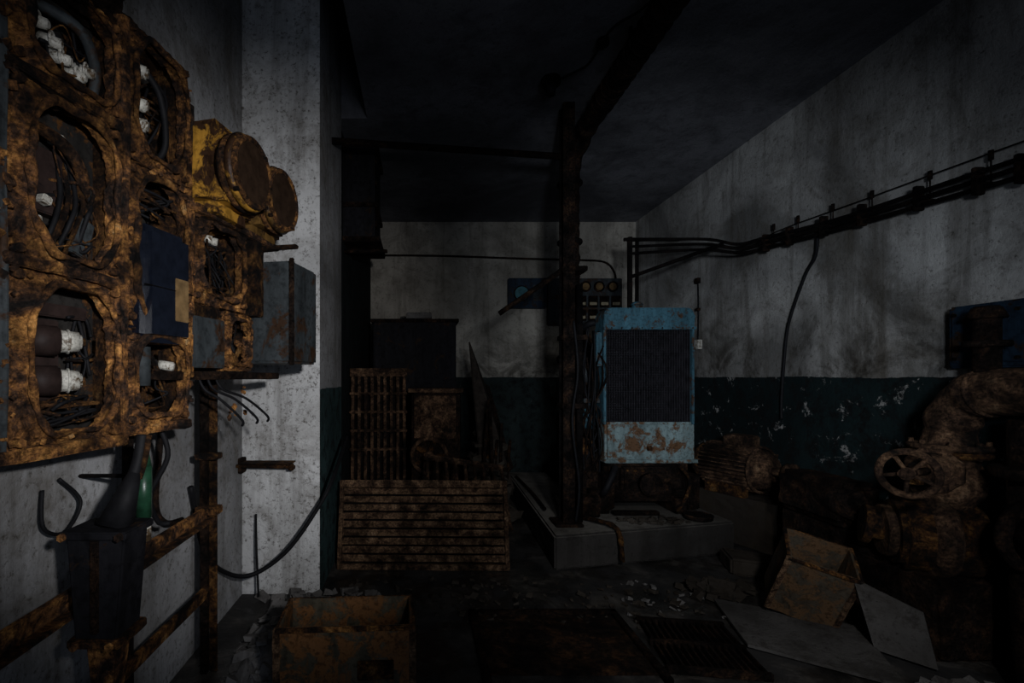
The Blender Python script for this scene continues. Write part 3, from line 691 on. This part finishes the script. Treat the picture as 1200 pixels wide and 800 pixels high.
# ------------------------------------------------------------ pump and valves right
Pu = Asm('rusty_water_pump_with_valves')
tube(Pu, 'discharge_elbow', [(2.80, 2.53, .98), (2.80, 2.53, 1.12), (2.80, 2.50, 1.26), (2.80, 2.42, 1.35), (2.80, 2.28, 1.38), (2.80, 2.0, 1.38), (2.80, 1.7, 1.38)], .108, M_pump, n=8, lump=.12, seg=24)
torus(Pu, 'elbow_bead', (2.80, 2.36, 1.37), (0, 1, -.25), .110, .012, M_pump)
cyl(Pu, 'flange', (2.80, 2.53, 1.10), (2.80, 2.53, 1.07), .160, M_pump, bev=.006); cyl(Pu, 'flange', (2.80, 2.53, 1.065), (2.80, 2.53, 1.035), .160, M_rustd, bev=.006)
bolts(Pu, [(2.80+.14*math.cos(a), 2.53+.14*math.sin(a), 1.03) for a in [k*math.pi/4 for k in range(8)]], (0, 0, .09), .012, M_pump)
def ball(par, name, c, r, mat, sc=(1,1,1), lump=.1):
    bm = bmesh.new(); bmesh.ops.create_icosphere(bm, subdivisions=4, radius=1)
    for v in bm.verts:
        n_ = v.co.normalized(); k = r*(1+lump*noise.noise(n_*3))
        v.co = Vector((n_.x*k*sc[0], n_.y*k*sc[1], n_.z*k*sc[2]))+Vector(c)
    return from_bm(name, bm, mat, par, True)
ball(Pu, 'valve_body', (2.80, 2.55, .90), .15, M_pump, (1,1,1.15))
cyl(Pu, 'bonnet', (2.72, 2.50, .97), (2.60, 2.45, .97), .10, M_pump, r2=.07, bev=.006)
cyl(Pu, 'bonnet_flange', (2.68, 2.485, .97), (2.655, 2.475, .97), .12, M_pump, seg=8)
cyl(Pu, 'stem', (2.62, 2.46, .97), (2.37, 2.35, .975), .018, M_pump)
for s in (-1, 1): cyl(Pu, 'yoke_arm', (2.62, 2.46, .97+s*.07), (2.46, 2.39, .97+s*.04), .014, M_rustd)
wc = Vector((2.41, 2.36, .975)); ax = Vector((-.85, -.55, 0)).normalized()
torus(Pu, 'handwheel_rim', wc, ax, .108, .017, M_pump)
u = ax.orthogonal().normalized(); v_ = ax.cross(u)
for k in range(5):
    a = k*2*math.pi/5+.3; cyl(Pu, 'handwheel_spoke', wc, wc+(u*math.cos(a)+v_*math.sin(a))*.108, .010, M_pump, seg=8)
cyl(Pu, 'handwheel_hub', wc-ax*.02, wc+ax*.03, .030, M_pump)
cyl(Pu, 'volute', (2.62, 2.66, .60), (2.92, 2.50, .60), .20, M_rustd, seg=36, bev=.03)
torus(Pu, 'volute_scroll', (2.77, 2.58, .60), (.3, -.16, 0), .17, .06, M_pump)
cyl(Pu, 'suction_flange', (2.58, 2.68, .60), (2.62, 2.66, .60), .14, M_pump, bev=.006)
cyl(Pu, 'bearing_housing', (2.66, 2.90, .66), (2.78, 3.45, .66), .085, M_rustk, bev=.01)
cyl(Pu, 'suction_pipe', (2.54, 2.71, .62), (2.62, 2.66, .61), .075, M_rustd)
cyl(Pu, 'suction_flange', (2.52, 2.725, .625), (2.55, 2.705, .62), .11, M_rustd, bev=.004)
b2(Pu, 'pump_pedestal', (2.62, 2.42, 0), (3.0, 2.95, .42), M_rustk, bev=.02, rough=.03)
b2(Pu, 'shaft_guard', (2.64, 2.98, .50), (2.90, 3.55, .78), M_rustk, bev=.04, rough=.02)
b2(Pu, 'shaft_pedestal', (2.70, 2.95, 0), (2.92, 3.58, .5), M_rustk, bev=.02, rough=.02)
cyl(Pu, 'upper_stub', (2.80, 2.36, 1.46), (2.80, 2.36, 1.76), .05, M_rustk); cyl(Pu, 'stub_flange', (2.80, 2.36, 1.60), (2.80, 2.36, 1.63), .085, M_rustk, bev=.004)
cyl(Pu, 'stub_cap', (2.80, 2.36, 1.74), (2.80, 2.36, 1.80), .075, M_rustk, r2=.05, bev=.006)
cyl(Pu, 'lower_pipe', (2.80, 2.2, .72), (2.80, 1.5, .72), .12, M_rustk); cyl(Pu, 'lower_flange', (2.80, 2.2, .72), (2.80, 2.16, .72), .17, M_rustk, bev=.006)
cyl(Pu, 'near_riser', (2.84, 2.2, .0), (2.84, 2.2, 1.25), .09, M_rustk); cyl(Pu, 'riser_flange', (2.84, 2.2, .98), (2.84, 2.2, 1.03), .15, M_rustk, bev=.006)
Bx = Asm('blue_wall_starter_box')
b2(Bx, 'body', (2.96, 2.30, 1.50), (XR, 2.68, 1.84), M_dkblue, bev=.01)
b2(Bx, 'cover', (2.945, 2.33, 1.53), (2.962, 2.65, 1.81), M_dkblue, bev=.006)
bolts(Bx, [(2.935, y, z) for y in (2.35, 2.63) for z in (1.55, 1.79)], (.02, 0, 0), .01, M_rustk)

# ------------------------------------------------------------ tilted crate, loose sheets
B2 = Asm('rusty_open_crate', (2.30, 2.92, .075), (math.radians(20), math.radians(14), math.radians(-28)))
open_bin(B2, .32, .29, .40, M_bin2)
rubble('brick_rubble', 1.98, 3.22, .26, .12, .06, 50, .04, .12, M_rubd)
sheet(None, 'grey_metal_flap', [(2.40, 2.52, .02), (2.54, 2.34, .02), (2.53, 2.40, .27), (2.36, 2.60, .36)], .012, M_board)
Fs = Asm('loose_floor_sheets')
sheet(Fs, 'sheet', [(1.89, 3.08, .015), (1.75, 2.55, .012), (2.25, 2.20, .012), (2.50, 2.72, .02)], .015, M_board)
sheet(Fs, 'sheet', [(1.85, 2.15, .012), (1.8, 2.02, .012), (2.3, 1.9, .012), (2.3, 2.1, .012)], .012, M_board)
rubble('concrete_rubble', 2.38, 1.98, .26, .22, .13, 80, .04, .15, M_rubl)
# ------------------------------------------------------------ floor trench covers & grating
Tr = Asm('rusty_trench_cover_plates')
M_tr = rust('rust_trench', 1, 6, [(0.35,(.006,.005,.005)),(0.5,(.026,.015,.009)),(0.62,(.09,.042,.018)),(0.75,(.18,.09,.036))], .1)
b2(Tr, 'plate', (.34, 2.32, .0), (1.16, 2.90, .012), M_tr, rough=.003)
b2(Tr, 'edge_angle', (.30, 2.25, .0), (.34, 2.94, .03), M_rustk); b2(Tr, 'edge_angle', (1.16, 2.25, .0), (1.20, 2.94, .03), M_rustk)
b2(Tr, 'edge_angle', (.30, 2.90, .0), (1.20, 2.94, .03), M_rustk)
b2(Tr, 'plate', (.40, 1.6, .0), (1.1, 2.25, .012), M_tr)
Gr = Asm('floor_drain_grating', (1.48, 2.55, 0), (0, 0, math.radians(-8)))
multi_boxes(Gr, 'bars', [((-.22+i*.034, 0, .02), (.010, .46, .03), (0,0,0)) for i in range(14)], M_rustk)
for y in (-.24, 0, .24): b2(Gr, 'cross_bar', (-.24, y-.012, .0), (.24, y+.012, .04), M_rustk)
rubble('scattered_floor_debris', 1.0, 3.1, .9, .38, .01, 90, .010, .06, M_rubd)
rubble('scattered_floor_debris', .0, 3.1, .8, .36, .01, 70, .010, .06, M_rubd)
rubble('scattered_floor_debris', 1.65, 3.1, .5, .3, .01, 30, .010, .05, M_rubl)

# ------------------------------------------------------------ lights
def spot(name, loc, aim, W, col, ang, blend, rad):
    l = bpy.data.lights.new(name, 'SPOT'); l.energy = W; l.color = col; l.spot_size = math.radians(ang); l.spot_blend = blend; l.shadow_soft_size = rad
    o = bpy.data.objects.new(name, l); S.collection.objects.link(o); o.location = loc
    o.rotation_euler = (Vector(aim)-Vector(loc)).to_track_quat('-Z', 'Y').to_euler()
spot('torch_on_switchboard', (.50, -.2, 1.75), (-.86, 2.6, 1.60), 265, (.97,.97,1.0), 64, 1.0, .05)
spot('torch_on_room', (.30, -.4, 1.75), (2.45, 4.7, 1.95), 350, (.80,.88,1.0), 53, 1.0, .12)
spot('fill_spot_machinery', (.75, -.3, 2.35), (2.0, 3.3, .40), 160, (.96,.97,1.0), 60, 1.0, .12)  # added fill spot, brightens the plinth, pump and floor on the right
a = bpy.data.lights.new('rear_fill_light', 'AREA'); a.energy = 15; a.color = (.66,.78,1.0); a.size = 1.2; a.size_y = 2.0; a.shape = 'RECTANGLE'  # added soft fill behind the camera; the end wall has no doorway
ao = bpy.data.objects.new('rear_fill_light', a); S.collection.objects.link(ao); ao.location = (.9, -2.1, 1.6); ao.rotation_euler = (math.radians(90), 0, 0)
w = bpy.data.worlds.new('world'); S.world = w; w.use_nodes = True
w.node_tree.nodes['Background'].inputs[0].default_value = (.02,.03,.05,1); w.node_tree.nodes['Background'].inputs[1].default_value = .3

# ------------------------------------------------------------ camera
cam = bpy.data.cameras.new('camera'); co = bpy.data.objects.new('camera', cam); S.collection.objects.link(co)
co.location = (0, 0, 1.45); co.rotation_euler = (math.radians(90), 0, 0)
cam.sensor_width = 36; cam.lens = 16.8; cam.shift_x = .09; cam.shift_y = .035; cam.clip_start = .02
S.camera = co
